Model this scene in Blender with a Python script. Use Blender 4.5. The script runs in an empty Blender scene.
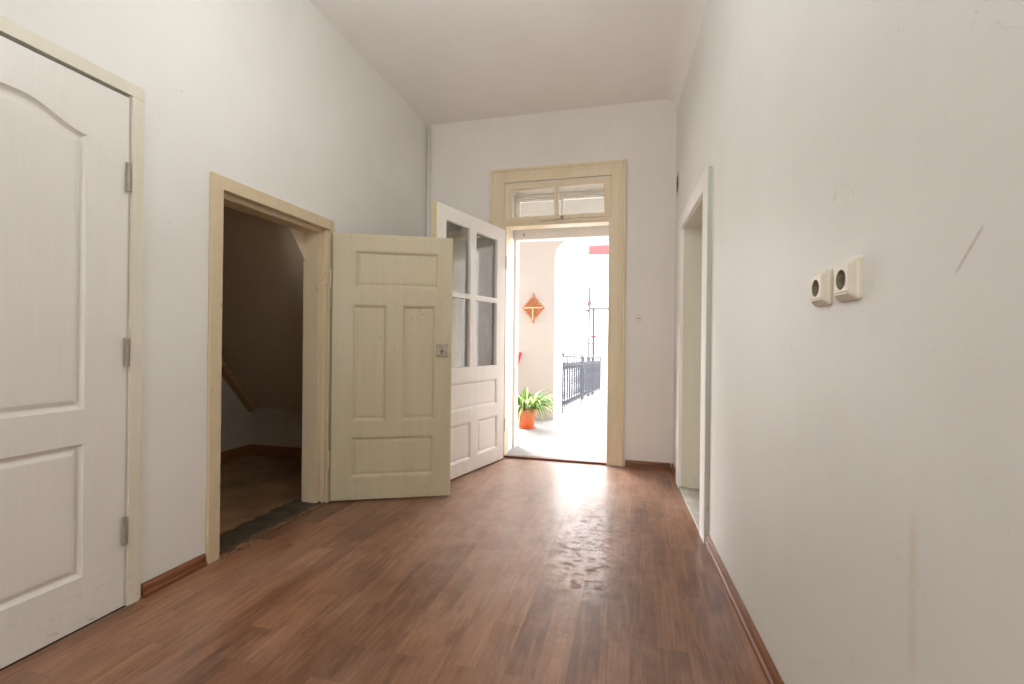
import bpy, bmesh, math, random
from mathutils import Vector, Matrix
random.seed(7)
sc = bpy.context.scene
COL = sc.collection

# ---------------------------------------------------------------- constants
H = 1.05                      # camera height
XL = -1.92                    # left wall plane
YF = 4.166                    # far wall plane
ZC = 3.11                     # ceiling
YB = -2.6                     # wall behind the camera
B = -0.0414                   # slant of the right wall
def XR(y): return 0.402 + B * (y - 2.5)

# ---------------------------------------------------------------- helpers
def link(o, parent=None):
    COL.objects.link(o)
    if parent is not None: o.parent = parent
    return o

class MB:
    """collects shapes and links them as one mesh object"""
    def __init__(s): s.bm = bmesh.new()
    def quad(s, *p):
        s.bm.faces.new([s.bm.verts.new(q) for q in p])
    def box(s, x0, x1, y0, y1, z0, z1, M=None):
        c = [Vector((x, y, z)) for x in (x0, x1) for y in (y0, y1) for z in (z0, z1)]
        if M is not None: c = [M @ q for q in c]
        v = [s.bm.verts.new(q) for q in c]
        for f in ((0,1,3,2),(4,6,7,5),(0,4,5,1),(2,3,7,6),(0,2,6,4),(1,5,7,3)):
            s.bm.faces.new([v[i] for i in f])
    def prism(s, prof, axis_pts):
        """sweep profile loops: axis_pts is a list of functions (a,b)->3D"""
        rings = [[s.bm.verts.new(fn(a, b)) for a, b in prof] for fn in axis_pts]
        n = len(prof)
        for r0, r1 in zip(rings, rings[1:]):
            for i in range(n):
                s.bm.faces.new((r0[i], r0[(i+1) % n], r1[(i+1) % n], r1[i]))
        s.bm.faces.new(list(reversed(rings[0]))); s.bm.faces.new(rings[-1])
    def tube(s, pts, rad, n=8, cap=True):
        pts = [Vector(p) for p in pts]
        if not hasattr(rad, '__len__'): rad = [rad] * len(pts)
        rings = []; up = None
        for i, p in enumerate(pts):
            t = (pts[min(i+1, len(pts)-1)] - pts[max(i-1, 0)]).normalized()
            if up is None:
                up = t.orthogonal().normalized()
            up = (up - t * up.dot(t)).normalized(); w = t.cross(up)
            rings.append([s.bm.verts.new(p + rad[i] * (math.cos(2*math.pi*k/n) * up + math.sin(2*math.pi*k/n) * w)) for k in range(n)])
        for r0, r1 in zip(rings, rings[1:]):
            for k in range(n):
                s.bm.faces.new((r0[k], r0[(k+1) % n], r1[(k+1) % n], r1[k]))
        if cap:
            s.bm.faces.new(list(reversed(rings[0]))); s.bm.faces.new(rings[-1])
    def lathe(s, prof, c=(0,0,0), n=32, M=None):
        """prof: (r,z) pairs about the z axis"""
        c = Vector(c); rings = []
        for r, z in prof:
            ring = []
            for k in range(n):
                a = 2*math.pi*k/n
                q = Vector((r*math.cos(a), r*math.sin(a), z))
                if M is not None: q = M @ q
                ring.append(s.bm.verts.new(q + c))
            rings.append(ring)
        for r0, r1 in zip(rings, rings[1:]):
            for k in range(n):
                s.bm.faces.new((r0[k], r0[(k+1) % n], r1[(k+1) % n], r1[k]))
        s.bm.faces.new(list(reversed(rings[0]))); s.bm.faces.new(rings[-1])
    def build(s, name, mat, parent=None, smooth=False, bevel=0, doubles=True):
        if doubles: bmesh.ops.remove_doubles(s.bm, verts=s.bm.verts, dist=1e-5)
        bmesh.ops.recalc_face_normals(s.bm, faces=s.bm.faces)
        me = bpy.data.meshes.new(name); s.bm.to_mesh(me); s.bm.free()
        for m in (mat if isinstance(mat, (list, tuple)) else [mat]): me.materials.append(m)
        if smooth:
            for p in me.polygons: p.use_smooth = True
        o = bpy.data.objects.new(name, me); link(o, parent)
        if bevel:
            b = o.modifiers.new('bevel', 'BEVEL'); b.width = bevel; b.segments = 2
            b.limit_method = 'ANGLE'; b.angle_limit = math.radians(40)
            b.harden_normals = False
        return o

def empty(name, loc=(0,0,0), rz=0.0):
    o = bpy.data.objects.new(name, None); link(o)
    o.location = loc; o.rotation_euler = (0, 0, rz); o.empty_display_size = .1
    return o
def tag(o, label=None, cat=None, group=None, kind=None):
    if label: o['label'] = label
    if cat: o['category'] = cat
    if group: o['group'] = group
    if kind: o['kind'] = kind
    return o
def struct(o, label=None, cat=None): return tag(o, label, cat, None, 'structure')

def grid_wall(mb, us, zs, holes, P, t0, t1):
    """slab with rectangular holes; P(u,t,z)->3D. holes: (u0,u1,z0,z1)"""
    us = sorted(set(us) | {h[0] for h in holes} | {h[1] for h in holes})
    zs = sorted(set(zs) | {h[2] for h in holes} | {h[3] for h in holes})
    zmin, zmax, umin, umax = zs[0], zs[-1], us[0], us[-1]
    def solid(i, j):
        if not (0 <= i < len(us)-1 and 0 <= j < len(zs)-1): return False
        cu, cz = (us[i]+us[i+1])/2, (zs[j]+zs[j+1])/2
        return not any(h[0] < cu < h[1] and h[2] < cz < h[3] for h in holes)
    for i in range(len(us)-1):
        for j in range(len(zs)-1):
            if not solid(i, j): continue
            a, b, c, d = us[i], us[i+1], zs[j], zs[j+1]
            mb.quad(P(a,t0,c), P(b,t0,c), P(b,t0,d), P(a,t0,d))
            mb.quad(P(a,t1,c), P(a,t1,d), P(b,t1,d), P(b,t1,c))
            if not solid(i-1, j): mb.quad(P(a,t0,c), P(a,t0,d), P(a,t1,d), P(a,t1,c))
            if not solid(i+1, j): mb.quad(P(b,t0,c), P(b,t1,c), P(b,t1,d), P(b,t0,d))
            if not solid(i, j-1): mb.quad(P(a,t0,c), P(a,t1,c), P(b,t1,c), P(b,t0,c))
            if not solid(i, j+1): mb.quad(P(a,t0,d), P(b,t0,d), P(b,t1,d), P(a,t1,d))

def inset(loop, d):
    """offset a closed CCW 2-D loop inwards by d"""
    n = len(loop); out = []
    for i in range(n):
        p0, p1, p2 = Vector(loop[i-1]), Vector(loop[i]), Vector(loop[(i+1) % n])
        e0, e1 = (p1-p0).normalized(), (p2-p1).normalized()
        n0, n1 = Vector((-e0.y, e0.x)), Vector((-e1.y, e1.x))
        m = (n0+n1); m = m / max(1e-6, 1 + n0.dot(n1))
        out.append(tuple(p1 + m*d))
    return out
def ring_panel(mb, loop, prof, y_of):
    """moulded panel: prof = [(inset, depth)], y_of(depth) -> local y"""
    rings = []
    for d, dep in prof:
        rings.append([mb.bm.verts.new((u, y_of(dep), z)) for u, z in inset(loop, d)])
    n = len(loop)
    for r0, r1 in zip(rings, rings[1:]):
        for i in range(n): mb.bm.faces.new((r0[i], r0[(i+1) % n], r1[(i+1) % n], r1[i]))
    mb.bm.faces.new(rings[-1])
def rect(u0, u1, z0, z1): return [(u0,z0),(u1,z0),(u1,z1),(u0,z1)]

# ---------------------------------------------------------------- materials
def lin(r, g, b):
    f = lambda c: (c/255/12.92 if c/255 <= .04045 else ((c/255+.055)/1.055)**2.4)
    return (f(r), f(g), f(b), 1)
def mat(name):
    m = bpy.data.materials.new(name); m.use_nodes = True
    nt = m.node_tree; bs = nt.nodes['Principled BSDF']
    return m, nt, bs
class N:
    def __init__(s, nt): s.nt = nt
    def node(s, t, **kw):
        n = s.nt.nodes.new(t)
        for k, v in kw.items(): setattr(n, k, v)
        return n
    def L(s, a, b): s.nt.links.new(a, b)
    def val(s, sock, v):
        if hasattr(v, 'is_linked') or isinstance(v, bpy.types.NodeSocket): s.L(v, sock)
        else: sock.default_value = v
    def math(s, op, a, b=0.0, c=None, clamp=False):
        n = s.node('ShaderNodeMath', operation=op, use_clamp=clamp)
        s.val(n.inputs[0], a); s.val(n.inputs[1], b)
        if c is not None: s.val(n.inputs[2], c)
        return n.outputs[0]
    def coord(s): return s.node('ShaderNodeTexCoord').outputs['Object']
    def mapping(s, v, scale=(1,1,1), loc=(0,0,0), rot=(0,0,0)):
        n = s.node('ShaderNodeMapping'); s.L(v, n.inputs[0])
        n.inputs['Location'].default_value = loc; n.inputs['Rotation'].default_value = rot; n.inputs['Scale'].default_value = scale
        return n.outputs[0]
    def noise(s, v, scale=5, detail=4, rough=.55, dist=0):
        n = s.node('ShaderNodeTexNoise'); s.L(v, n.inputs['Vector'])
        n.inputs['Scale'].default_value = scale; n.inputs['Detail'].default_value = detail
        n.inputs['Roughness'].default_value = rough; n.inputs['Distortion'].default_value = dist
        return n.outputs['Fac']
    def ramp(s, f, stops, interp='LINEAR'):
        n = s.node('ShaderNodeValToRGB'); s.val(n.inputs[0], f); cr = n.color_ramp; cr.interpolation = interp
        while len(cr.elements) < len(stops): cr.elements.new(.5)
        for e, (p, c) in zip(cr.elements, stops):
            e.position = p; e.color = c if hasattr(c, '__len__') else (c, c, c, 1)
        return n.outputs[0]
    def mix(s, f, a, b, blend='MIX'):
        n = s.node('ShaderNodeMix', data_type='RGBA', blend_type=blend)
        s.val(n.inputs[0], f); s.val(n.inputs[6], a); s.val(n.inputs[7], b)
        return n.outputs[2]
    def bump(s, h, bs, strength=.3, dist=.01):
        n = s.node('ShaderNodeBump'); n.inputs['Strength'].default_value = strength; n.inputs['Distance'].default_value = dist
        s.L(h, n.inputs['Height']); s.L(n.outputs[0], bs.inputs['Normal'])
    def sep(s, v):
        n = s.node('ShaderNodeSeparateXYZ'); s.L(v, n.inputs[0]); return n.outputs

def gauss(k, x, c, w):
    """1 at c falling to 0 at distance w"""
    return k.math('SUBTRACT', 1.0, k.math('DIVIDE', k.math('ABSOLUTE', k.math('SUBTRACT', x, c)), w), clamp=True)

def plaster(name, base, dirty, scuffs=(), rough=.55, spec=.3, amount=.35):
    """old matt wall paint: cloudy tone, specks, faint scratches and local marks (axis 'y','z' object space)"""
    m, nt, bs = mat(name); k = N(nt); co = k.coord(); xyz = k.sep(co)
    cloud = k.ramp(k.noise(co, 1.6, 5, .6), [(.35, 0), (.75, 1)])
    col = k.mix(k.math('MULTIPLY', cloud, amount), base, dirty)
    # faint vertical brush and drip tone
    st = k.ramp(k.noise(k.mapping(co, (9, 9, .6)), 1.0, 3), [(.5, 0), (.8, 1)])
    col = k.mix(k.math('MULTIPLY', st, amount*.35), col, dirty)
    # little knocks and fly specks
    vo = k.node('ShaderNodeTexVoronoi'); k.L(co, vo.inputs['Vector']); vo.inputs['Scale'].default_value = 5.5
    sp = k.math('LESS_THAN', vo.outputs['Distance'], .024)
    gate = k.math('GREATER_THAN', k.noise(co, 2.3, 2), .53)
    col = k.mix(k.math('MULTIPLY', k.math('MULTIPLY', sp, gate), .4), col, lin(120, 110, 98))
    # scratches
    w = k.math('ABSOLUTE', k.math('SUBTRACT', k.noise(k.mapping(co, (1.2, 1.2, 2.2)), 2.4, 3, .6, 1.2), .5))
    scr = k.math('LESS_THAN', w, .0016); g2 = k.math('GREATER_THAN', k.noise(co, 3.1, 2), .6)
    col = k.mix(k.math('MULTIPLY', k.math('MULTIPLY', scr, g2), .14), col, lin(140, 128, 112))
    for (cy, wy, cz, wz, slope, c, a) in scuffs:
        yy = k.math('ADD', xyz[1], k.math('MULTIPLY', k.math('SUBTRACT', xyz[2], cz), slope))
        f = k.math('MULTIPLY', gauss(k, yy, cy, wy), k.ramp(gauss(k, xyz[2], cz, wz), [(0, 0), (.3, 1)]))
        f = k.math('MULTIPLY', f, k.ramp(k.noise(co, 28, 3), [(.3, .35), (.7, 1)]))
        col = k.mix(k.math('MULTIPLY', f, a), col, c)
    k.L(col, bs.inputs['Base Color'])
    bs.inputs['Roughness'].default_value = rough; bs.inputs['Specular IOR Level'].default_value = spec
    hgt = k.math('ADD', k.noise(co, 7, 4), k.math('MULTIPLY', k.noise(co, 60, 3), .18))
    k.bump(hgt, bs, .10, .015)
    return m

def painted(name, base, worn, rough=.38, chip=.62, grain=(6, 6, .5), amt=.5, dark=lin(95, 80, 60), low=0.0):
    """old oil paint on wood: brushy tone and small chips"""
    m, nt, bs = mat(name); k = N(nt); co = k.coord(); xyz = k.sep(co)
    tone = k.ramp(k.noise(k.mapping(co, grain), 3, 5, .6), [(.3, 0), (.75, 1)])
    col = k.mix(k.math('MULTIPLY', tone, amt), base, worn)
    ch = k.ramp(k.noise(k.mapping(co, (1, 1, .6)), 21, 6, .72), [(chip, 0), (chip+.035, 1)])
    big = k.ramp(k.noise(co, 2.1, 3), [(.5, 0), (.68, 1)])
    col = k.mix(k.math('MULTIPLY', k.math('MULTIPLY', ch, big), .75), col, dark)
    if low:   # scuffs kicked into the bottom of the door or frame
        f = k.math('MULTIPLY', k.math('SUBTRACT', 1.0, k.math('DIVIDE', xyz[2], low), clamp=True),
                   k.ramp(k.noise(k.mapping(co, (1, 1, 1.6)), 14, 6, .75), [(.56, 0), (.74, 1)]))
        col = k.mix(k.math('MULTIPLY', f, .45), col, dark)
    k.L(col, bs.inputs['Base Color']); bs.inputs['Roughness'].default_value = rough
    bs.inputs['Specular IOR Level'].default_value = .35
    k.bump(k.noise(k.mapping(co, grain), 9, 4), bs, .12, .006)
    return m

def simple(name, c, rough=.5, metal=0.0, var=0.0, scale=20, c2=None, bump=0.0):
    m, nt, bs = mat(name); k = N(nt)
    co = k.coord(); f = k.ramp(k.noise(co, scale, 4), [(.3, 0), (.7, 1)])
    col = k.mix(k.math('MULTIPLY', f, var if var else .15), c, c2 or tuple(x*.75 for x in c[:3])+(1,))
    k.L(col, bs.inputs['Base Color'])
    bs.inputs['Roughness'].default_value = rough; bs.inputs['Metallic'].default_value = metal
    if bump: k.bump(k.noise(co, scale*1.5, 4), bs, bump, .01)
    return m

def laminate():
    m, nt, bs = mat('laminate_boards'); k = N(nt); co = k.coord(); xyz = k.sep(co)
    cv = k.node('ShaderNodeCombineXYZ'); k.L(xyz[1], cv.inputs[0]); k.L(xyz[0], cv.inputs[1])
    uv = cv.outputs[0]
    def brick(w, h, off, mortar, loc=(0,0,0)):
        n = k.node('ShaderNodeTexBrick'); k.L(k.mapping(uv, loc=loc), n.inputs['Vector'])
        n.offset = off; n.offset_frequency = 2; n.squash = 1
        n.inputs['Color1'].default_value = (0,0,0,1); n.inputs['Color2'].default_value = (1,1,1,1); n.inputs['Mortar'].default_value = (.5,.5,.5,1)
        n.inputs['Scale'].default_value = 1; n.inputs['Mortar Size'].default_value = mortar; n.inputs['Mortar Smooth'].default_value = 0
        n.inputs['Bias'].default_value = 0; n.inputs['Brick Width'].default_value = w; n.inputs['Row Height'].default_value = h
        return n
    b1 = brick(1.28, .193, .37, .0012); b2 = brick(.64, .0965, .41, .0, (.21, 0, 0))
    tone = k.math('ADD', k.math('MULTIPLY', b1.outputs['Color'], .45), k.math('MULTIPLY', b2.outputs['Color'], .55))
    # grain follows the boards
    shift = k.node('ShaderNodeVectorMath', operation='ADD'); k.L(co, shift.inputs[0])
    cs = k.node('ShaderNodeCombineXYZ'); k.L(k.math('MULTIPLY', b2.outputs['Color'], 7), cs.inputs[0]); k.L(k.math('MULTIPLY', b1.outputs['Color'], 3), cs.inputs[1])
    k.L(cs.outputs[0], shift.inputs[1])
    gv = k.mapping(shift.outputs[0], (13, 1.3, 1))
    g1 = k.noise(gv, 1.6, 7, .68, 1.1); g2 = k.noise(k.mapping(shift.outputs[0], (75, 3.5, 1)), 1.5, 4, .6)
    bl = k.noise(k.mapping(co, (1.6, .9, 1)), 3.2, 6, .68, .4)
    g = k.math('ADD', k.math('ADD', k.math('MULTIPLY', g1, .48), k.math('MULTIPLY', g2, .24)), k.math('MULTIPLY', bl, .28))
    base = k.ramp(k.math('ADD', k.math('MULTIPLY', tone, .17), k.math('MULTIPLY', g, .80)),
                  [(.28, lin(60, 36, 23)), (.42, lin(114, 75, 52)), (.55, lin(152, 108, 80)), (.72, lin(192, 148, 121))])
    seam = b1.outputs['Fac']
    base = k.mix(k.math('MULTIPLY', seam, .4), base, lin(70, 45, 32))
    # walked-off grey dust and the scratched patch in front of the door
    dv = k.mapping(co, (1.3, .8, 1)); d1 = k.ramp(k.noise(dv, 2.2, 6, .65, .6), [(.45, 0), (.7, 1)])
    base = k.mix(k.math('MULTIPLY', d1, .22), base, lin(186, 160, 146))
    # dust and doorway light painted together into the floor colour, fading into the hall
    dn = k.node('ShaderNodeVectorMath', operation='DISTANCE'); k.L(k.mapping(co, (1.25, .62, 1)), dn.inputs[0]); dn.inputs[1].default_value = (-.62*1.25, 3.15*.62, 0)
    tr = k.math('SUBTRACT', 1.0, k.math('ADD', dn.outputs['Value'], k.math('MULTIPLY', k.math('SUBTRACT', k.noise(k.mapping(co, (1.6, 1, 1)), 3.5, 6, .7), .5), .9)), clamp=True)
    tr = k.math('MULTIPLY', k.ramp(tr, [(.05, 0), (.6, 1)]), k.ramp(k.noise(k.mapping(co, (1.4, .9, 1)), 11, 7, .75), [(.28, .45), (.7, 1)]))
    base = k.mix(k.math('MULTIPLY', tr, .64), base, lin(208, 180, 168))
    dist = k.node('ShaderNodeVectorMath', operation='DISTANCE'); k.L(k.mapping(co, (1.7, .62, 1)), dist.inputs[0])
    dist.inputs[1].default_value = (-.16*1.7, 2.42*.62, 0)
    patch = k.math('SUBTRACT', 1.0, k.math('DIVIDE', dist.outputs['Value'], .62), clamp=True)
    sc1 = k.ramp(k.noise(k.mapping(co, (1, 1.4, 1), rot=(0,0,.5)), 15, 8, .8, 1.0), [(.49, 0), (.60, 1)])
    wear = k.math('MULTIPLY', sc1, k.ramp(patch, [(0, 0), (.7, 1)]))
    base = k.mix(k.math('MULTIPLY', wear, .55), base, lin(104, 76, 60))
    # small dark dents
    de = k.math('MULTIPLY', k.ramp(k.noise(k.mapping(co, (1, .5, 1)), 13, 5, .7), [(.70, 0), (.73, 1)]), .5)
    base = k.mix(de, base, lin(62, 42, 32))
    k.L(base, bs.inputs['Base Color'])
    r = k.math('ADD', .14, k.math('MULTIPLY', k.noise(k.mapping(co, (3, 1, 1)), 3, 6, .7), .2))
    r = k.math('ADD', r, k.math('MULTIPLY', wear, .35))
    k.L(k.math('ADD', r, .22), bs.inputs['Roughness']); bs.inputs['Specular IOR Level'].default_value = .65
    bs.inputs['Coat Weight'].default_value = .22; k.L(k.math('MULTIPLY', r, .75), bs.inputs['Coat Roughness'])
    h = k.math('ADD', k.math('MULTIPLY', k.noise(k.mapping(co, (3, 1.2, 1)), 6, 5, .6), 1.0), k.math('MULTIPLY', g2, .15))
    h = k.math('SUBTRACT', h, k.math('MULTIPLY', seam, .8))
    k.bump(h, bs, .12, .005)
    return m

def brown_wood(name, c1, c2, axis='y', rough=.4):
    m, nt, bs = mat(name); k = N(nt); co = k.coord()
    scl = {'y': (30, 2, 60), 'x': (2, 30, 60), 'z': (30, 30, 2)}[axis]
    g = k.noise(k.mapping(co, scl), 1.2, 5, .6, .5)
    k.L(k.ramp(g, [(.3, c1), (.7, c2)]), bs.inputs['Base Color']); bs.inputs['Roughness'].default_value = rough
    return m

def concrete(name, c1, c2, scale=3, rough=.7):
    m, nt, bs = mat(name); k = N(nt); co = k.coord()
    f = k.ramp(k.noise(co, scale, 7, .65), [(.3, 0), (.7, 1)])
    k.L(k.mix(f, c1, c2), bs.inputs['Base Color']); bs.inputs['Roughness'].default_value = rough
    k.bump(k.noise(co, scale*6, 5), bs, .2, .01)
    return m

def glass_mat():
    m, nt, bs = mat('window_glass'); k = N(nt)
    bs.inputs['Base Color'].default_value = (1, 1, 1, 1); bs.inputs['Roughness'].default_value = .02
    tr = k.node('ShaderNodeBsdfTransparent'); gl = k.node('ShaderNodeBsdfGlossy'); gl.inputs['Roughness'].default_value = .03
    fr = k.node('ShaderNodeFresnel'); fr.inputs['IOR'].default_value = 1.45
    mx = k.node('ShaderNodeMixShader'); k.L(k.math('MULTIPLY', fr.outputs[0], .8), mx.inputs[0]); k.L(tr.outputs[0], mx.inputs[1]); k.L(gl.outputs[0], mx.inputs[2])
    tr.inputs['Color'].default_value = (.96, .97, .96, 1)
    k.L(mx.outputs[0], nt.nodes['Material Output'].inputs[0])
    return m

def lace():
    m, nt, bs = mat('lace_cloth'); k = N(nt); co = k.coord()
    vo = k.node('ShaderNodeTexVoronoi'); k.L(co, vo.inputs['Vector']); vo.inputs['Scale'].default_value = 42
    fl = k.ramp(k.noise(k.mapping(co, (7, 7, 5)), 1, 3), [(.45, 0), (.55, 1)])
    a = k.math('ADD', .90, k.math('MULTIPLY', fl, .08)); a = k.math('SUBTRACT', a, k.math('MULTIPLY', k.math('LESS_THAN', vo.outputs['Distance'], .28), .22))
    k.L(k.mix(fl, lin(226, 221, 217), lin(244, 241, 238)), bs.inputs['Base Color'])
    bs.inputs['Roughness'].default_value = .9
    tl = k.node('ShaderNodeBsdfTranslucent'); tl.inputs['Color'].default_value = lin(215, 205, 198)
    m1 = k.node('ShaderNodeMixShader'); m1.inputs[0].default_value = .45; k.L(bs.outputs[0], m1.inputs[1]); k.L(tl.outputs[0], m1.inputs[2])
    tr = k.node('ShaderNodeBsdfTransparent'); m2 = k.node('ShaderNodeMixShader')
    k.L(a, m2.inputs[0]); k.L(tr.outputs[0], m2.inputs[1]); k.L(m1.outputs[0], m2.inputs[2])
    k.L(m2.outputs[0], nt.nodes['Material Output'].inputs[0])
    return m

def leaf_mat(name, c1, c2, tl_c):
    m, nt, bs = mat(name); k = N(nt); co = k.coord()
    f = k.noise(k.mapping(co, (14, 14, 4)), 1.5, 3)
    k.L(k.ramp(f, [(.35, c1), (.65, c2)]), bs.inputs['Base Color']); bs.inputs['Roughness'].default_value = .4
    tl = k.node('ShaderNodeBsdfTranslucent'); tl.inputs['Color'].default_value = tl_c
    mx = k.node('ShaderNodeMixShader'); mx.inputs[0].default_value = .3
    k.L(bs.outputs[0], mx.inputs[1]); k.L(tl.outputs[0], mx.inputs[2]); k.L(mx.outputs[0], nt.nodes['Material Output'].inputs[0])
    return m

WALLC, WALLD = lin(230, 229, 225), lin(216, 211, 204)
M_left = plaster('wall_paint_left', WALLC, WALLD)
M_right = plaster('wall_paint_right', WALLC, WALLD, [
    (.952, .018, .63, .15, 0, lin(200, 178, 142), .42),          # dried drip
    (.83, .006, 1.19, .034, .9, lin(160, 138, 106), .6),           # smear near the sockets
    (1.25, .25, .70, .28, 0, lin(200, 190, 178), .14)], rough=.42, spec=.45)
M_far = plaster('wall_paint_far', lin(228, 223, 217), lin(210, 203, 194), [])
M_ceil = plaster('ceiling_paint', lin(246, 243, 241), lin(232, 225, 219), amount=.4)
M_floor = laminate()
M_trim = painted('cream_frame_paint', lin(212, 196, 166), lin(194, 174, 138), low=.5)
M_trim_far = painted('ochre_cream_frame_paint', lin(226, 210, 180), lin(208, 190, 156), low=.35)
M_trim_new = painted('pale_casing_paint', lin(222, 217, 202), lin(208, 198, 172), chip=.7, low=.3)
M_leaf2 = painted('aged_ivory_door_paint', lin(196, 185, 157), lin(178, 166, 136), low=.35)
M_leaf3 = painted('white_door_paint', lin(236, 233, 230), lin(224, 218, 212), chip=.72, low=.25)
M_edge3 = painted('bare_cream_edge', lin(214, 196, 150), lin(190, 168, 122))
M_door1 = painted('moulded_door_white', lin(228, 225, 219), lin(219, 214, 206), rough=.35, chip=.78, grain=(18, 18, 1.2), amt=.4, low=.3)
M_reveal = painted('greenish_grey_reveal_paint', lin(216, 211, 195), lin(202, 196, 178), rough=.45, chip=.72, low=.3)
M_greenedge = painted('grey_green_casing_edge', lin(190, 192, 178), lin(172, 172, 156))
M_base = brown_wood('brown_skirting', lin(96, 58, 36), lin(150, 96, 62))
M_base_x = brown_wood('brown_skirting_far', lin(96, 58, 36), lin(146, 94, 62), 'x')
M_closet = plaster('closet_plaster', lin(196, 188, 174), lin(162, 148, 128), amount=.6)
M_soffit = plaster('soffit_brown_plaster', lin(208, 194, 174), lin(190, 174, 152), amount=.6)
M_closetfloor = concrete('worn_closet_lino', lin(172, 136, 98), lin(104, 76, 50), 2.4)
M_closetbase = brown_wood('orange_brown_skirting', lin(120, 76, 46), lin(160, 108, 70))
M_batten = brown_wood('raw_batten', lin(160, 124, 84), lin(190, 152, 108))
M_sill = concrete('rotten_sill', lin(48, 38, 28), lin(92, 76, 58), 12)
M_rubble = simple('rubble', lin(120, 100, 84), .9, 0, .8, 60, lin(60, 44, 34))
M_thresh = brown_wood('dark_threshold_wood', lin(84, 52, 40), lin(132, 90, 72), 'x')
M_gal = concrete('gallery_concrete', lin(158, 157, 157), lin(138, 137, 138), 2.2)
M_tile = concrete('grey_stone_tile', lin(196, 192, 184), lin(140, 136, 130), 5, .5)
M_pier = plaster('gallery_cream_paint', lin(186, 179, 173), lin(177, 168, 160), amount=.3)
M_facade = plaster('low_bounce_facade', lin(122, 108, 96), lin(100, 88, 78), amount=.5)  # darkened so the unseen facade bounces less light onto the pier
M_outer = painted('outer_frame_white', lin(242, 239, 236), lin(228, 222, 217), chip=.75)
M_white = plaster('courtyard_white', lin(244, 243, 241), lin(236, 234, 232), amount=.3)
M_pink = plaster('courtyard_pink', lin(214, 170, 160), lin(200, 152, 144), amount=.3)
M_redroof = simple('red_sheet_roof', lin(138, 40, 42), .6, 0, .4, 8)
M_iron = simple('grey_painted_iron', lin(52, 54, 62), .75, 0, .5, 30, lin(36, 38, 46))
M_wire = simple('wire_grey', lin(34, 34, 38), .8)
M_pole = simple('galvanised_pole', lin(58, 56, 62), .7)
M_rust = simple('rusty_red_pole', lin(74, 34, 30), .8, 0, .5, 14)
M_steel = simple('dull_steel', lin(168, 162, 150), .4, .35, .5, 60)
M_old = simple('old_grey_lock_metal', lin(188, 180, 162), .45, .15, .6, 40, lin(92, 78, 60))
M_dark = simple('black_void', lin(30, 26, 22), .9)
M_socket = simple('cream_socket_plastic', lin(226, 218, 200), .3, 0, .1)
M_well = simple('grey_socket_recess', lin(146, 138, 116), .4, 0, .2)
M_pin = simple('brass_contact', lin(120, 106, 78), .3, .8)
M_paper = simple('torn_paper_edge', lin(226, 214, 190), .8, 0, .4, 30)
M_pot = simple('orange_plastic_pot', lin(228, 122, 78), .45, 0, .35, 9, lin(206, 100, 60))
M_soil = simple('potting_soil', lin(50, 36, 26), .95, 0, .6, 60, lin(30, 22, 16), .5)
M_leafg = leaf_mat('spider_leaf', lin(38, 84, 26), lin(98, 146, 56), lin(110, 160, 40))
M_leafw = leaf_mat('variegated_leaf', lin(196, 210, 160), lin(226, 228, 196), lin(190, 205, 120))
M_dry = leaf_mat('dry_leaf', lin(226, 196, 140), lin(236, 214, 170), lin(220, 190, 120))
M_wicker = simple('orange_brown_straw', lin(206, 138, 92), .7, 0, .7, 70, lin(164, 98, 60), .5)
M_strip = simple('pale_straw', lin(236, 196, 150), .6, 0, .3, 50)
M_redpole = simple('red_plastic', lin(200, 24, 40), .35)
M_glass = glass_mat(); M_lace = lace()

# ---------------------------------------------------------------- floor, ceiling, walls
mb = MB()
def fx(y): return XR(y) + .012
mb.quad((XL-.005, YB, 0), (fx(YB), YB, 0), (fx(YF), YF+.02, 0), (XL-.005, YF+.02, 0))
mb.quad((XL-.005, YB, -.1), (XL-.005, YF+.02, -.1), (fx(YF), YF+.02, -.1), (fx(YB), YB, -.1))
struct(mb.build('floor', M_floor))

mb = MB()
def cove(mb, P, r, n=8):
    """quarter fillet between wall and ceiling; P(s, out, down) for s in 0,1"""
    pts = [(r - r*math.sin(a), r - r*math.cos(a)) for a in [math.pi/2*i/n for i in range(n+1)]]   # (out from wall, down)
    for (o0, d0), (o1, d1) in zip(pts, pts[1:]):
        mb.quad(P(0, o0, d0), P(1, o0, d0), P(1, o1, d1), P(0, o1, d1))
mb.box(XL-.15, 1.0, YB-.1, YF+.1, ZC, ZC+.15)
ceil = struct(mb.build('ceiling', M_ceil))
for nm, P, r in (('trim_1', lambda s, o, d: (XR(s*YF+(1-s)*YB)-o, s*YF+(1-s)*YB, ZC-d), .12),):
    mb = MB(); cove(mb, P, r); struct(mb.build(nm, M_ceil, smooth=True))

TW = .13                      # thin left wall
mb = MB()
grid_wall(mb, [YB, YF], [0, ZC], [(.575, 1.421, 0, 2.0), (1.846, 2.662, 0, 1.782)], lambda u, t, z: (t, u, z), XL, XL-TW)
struct(mb.build('wall_left', M_left))
FT = .46
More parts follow.
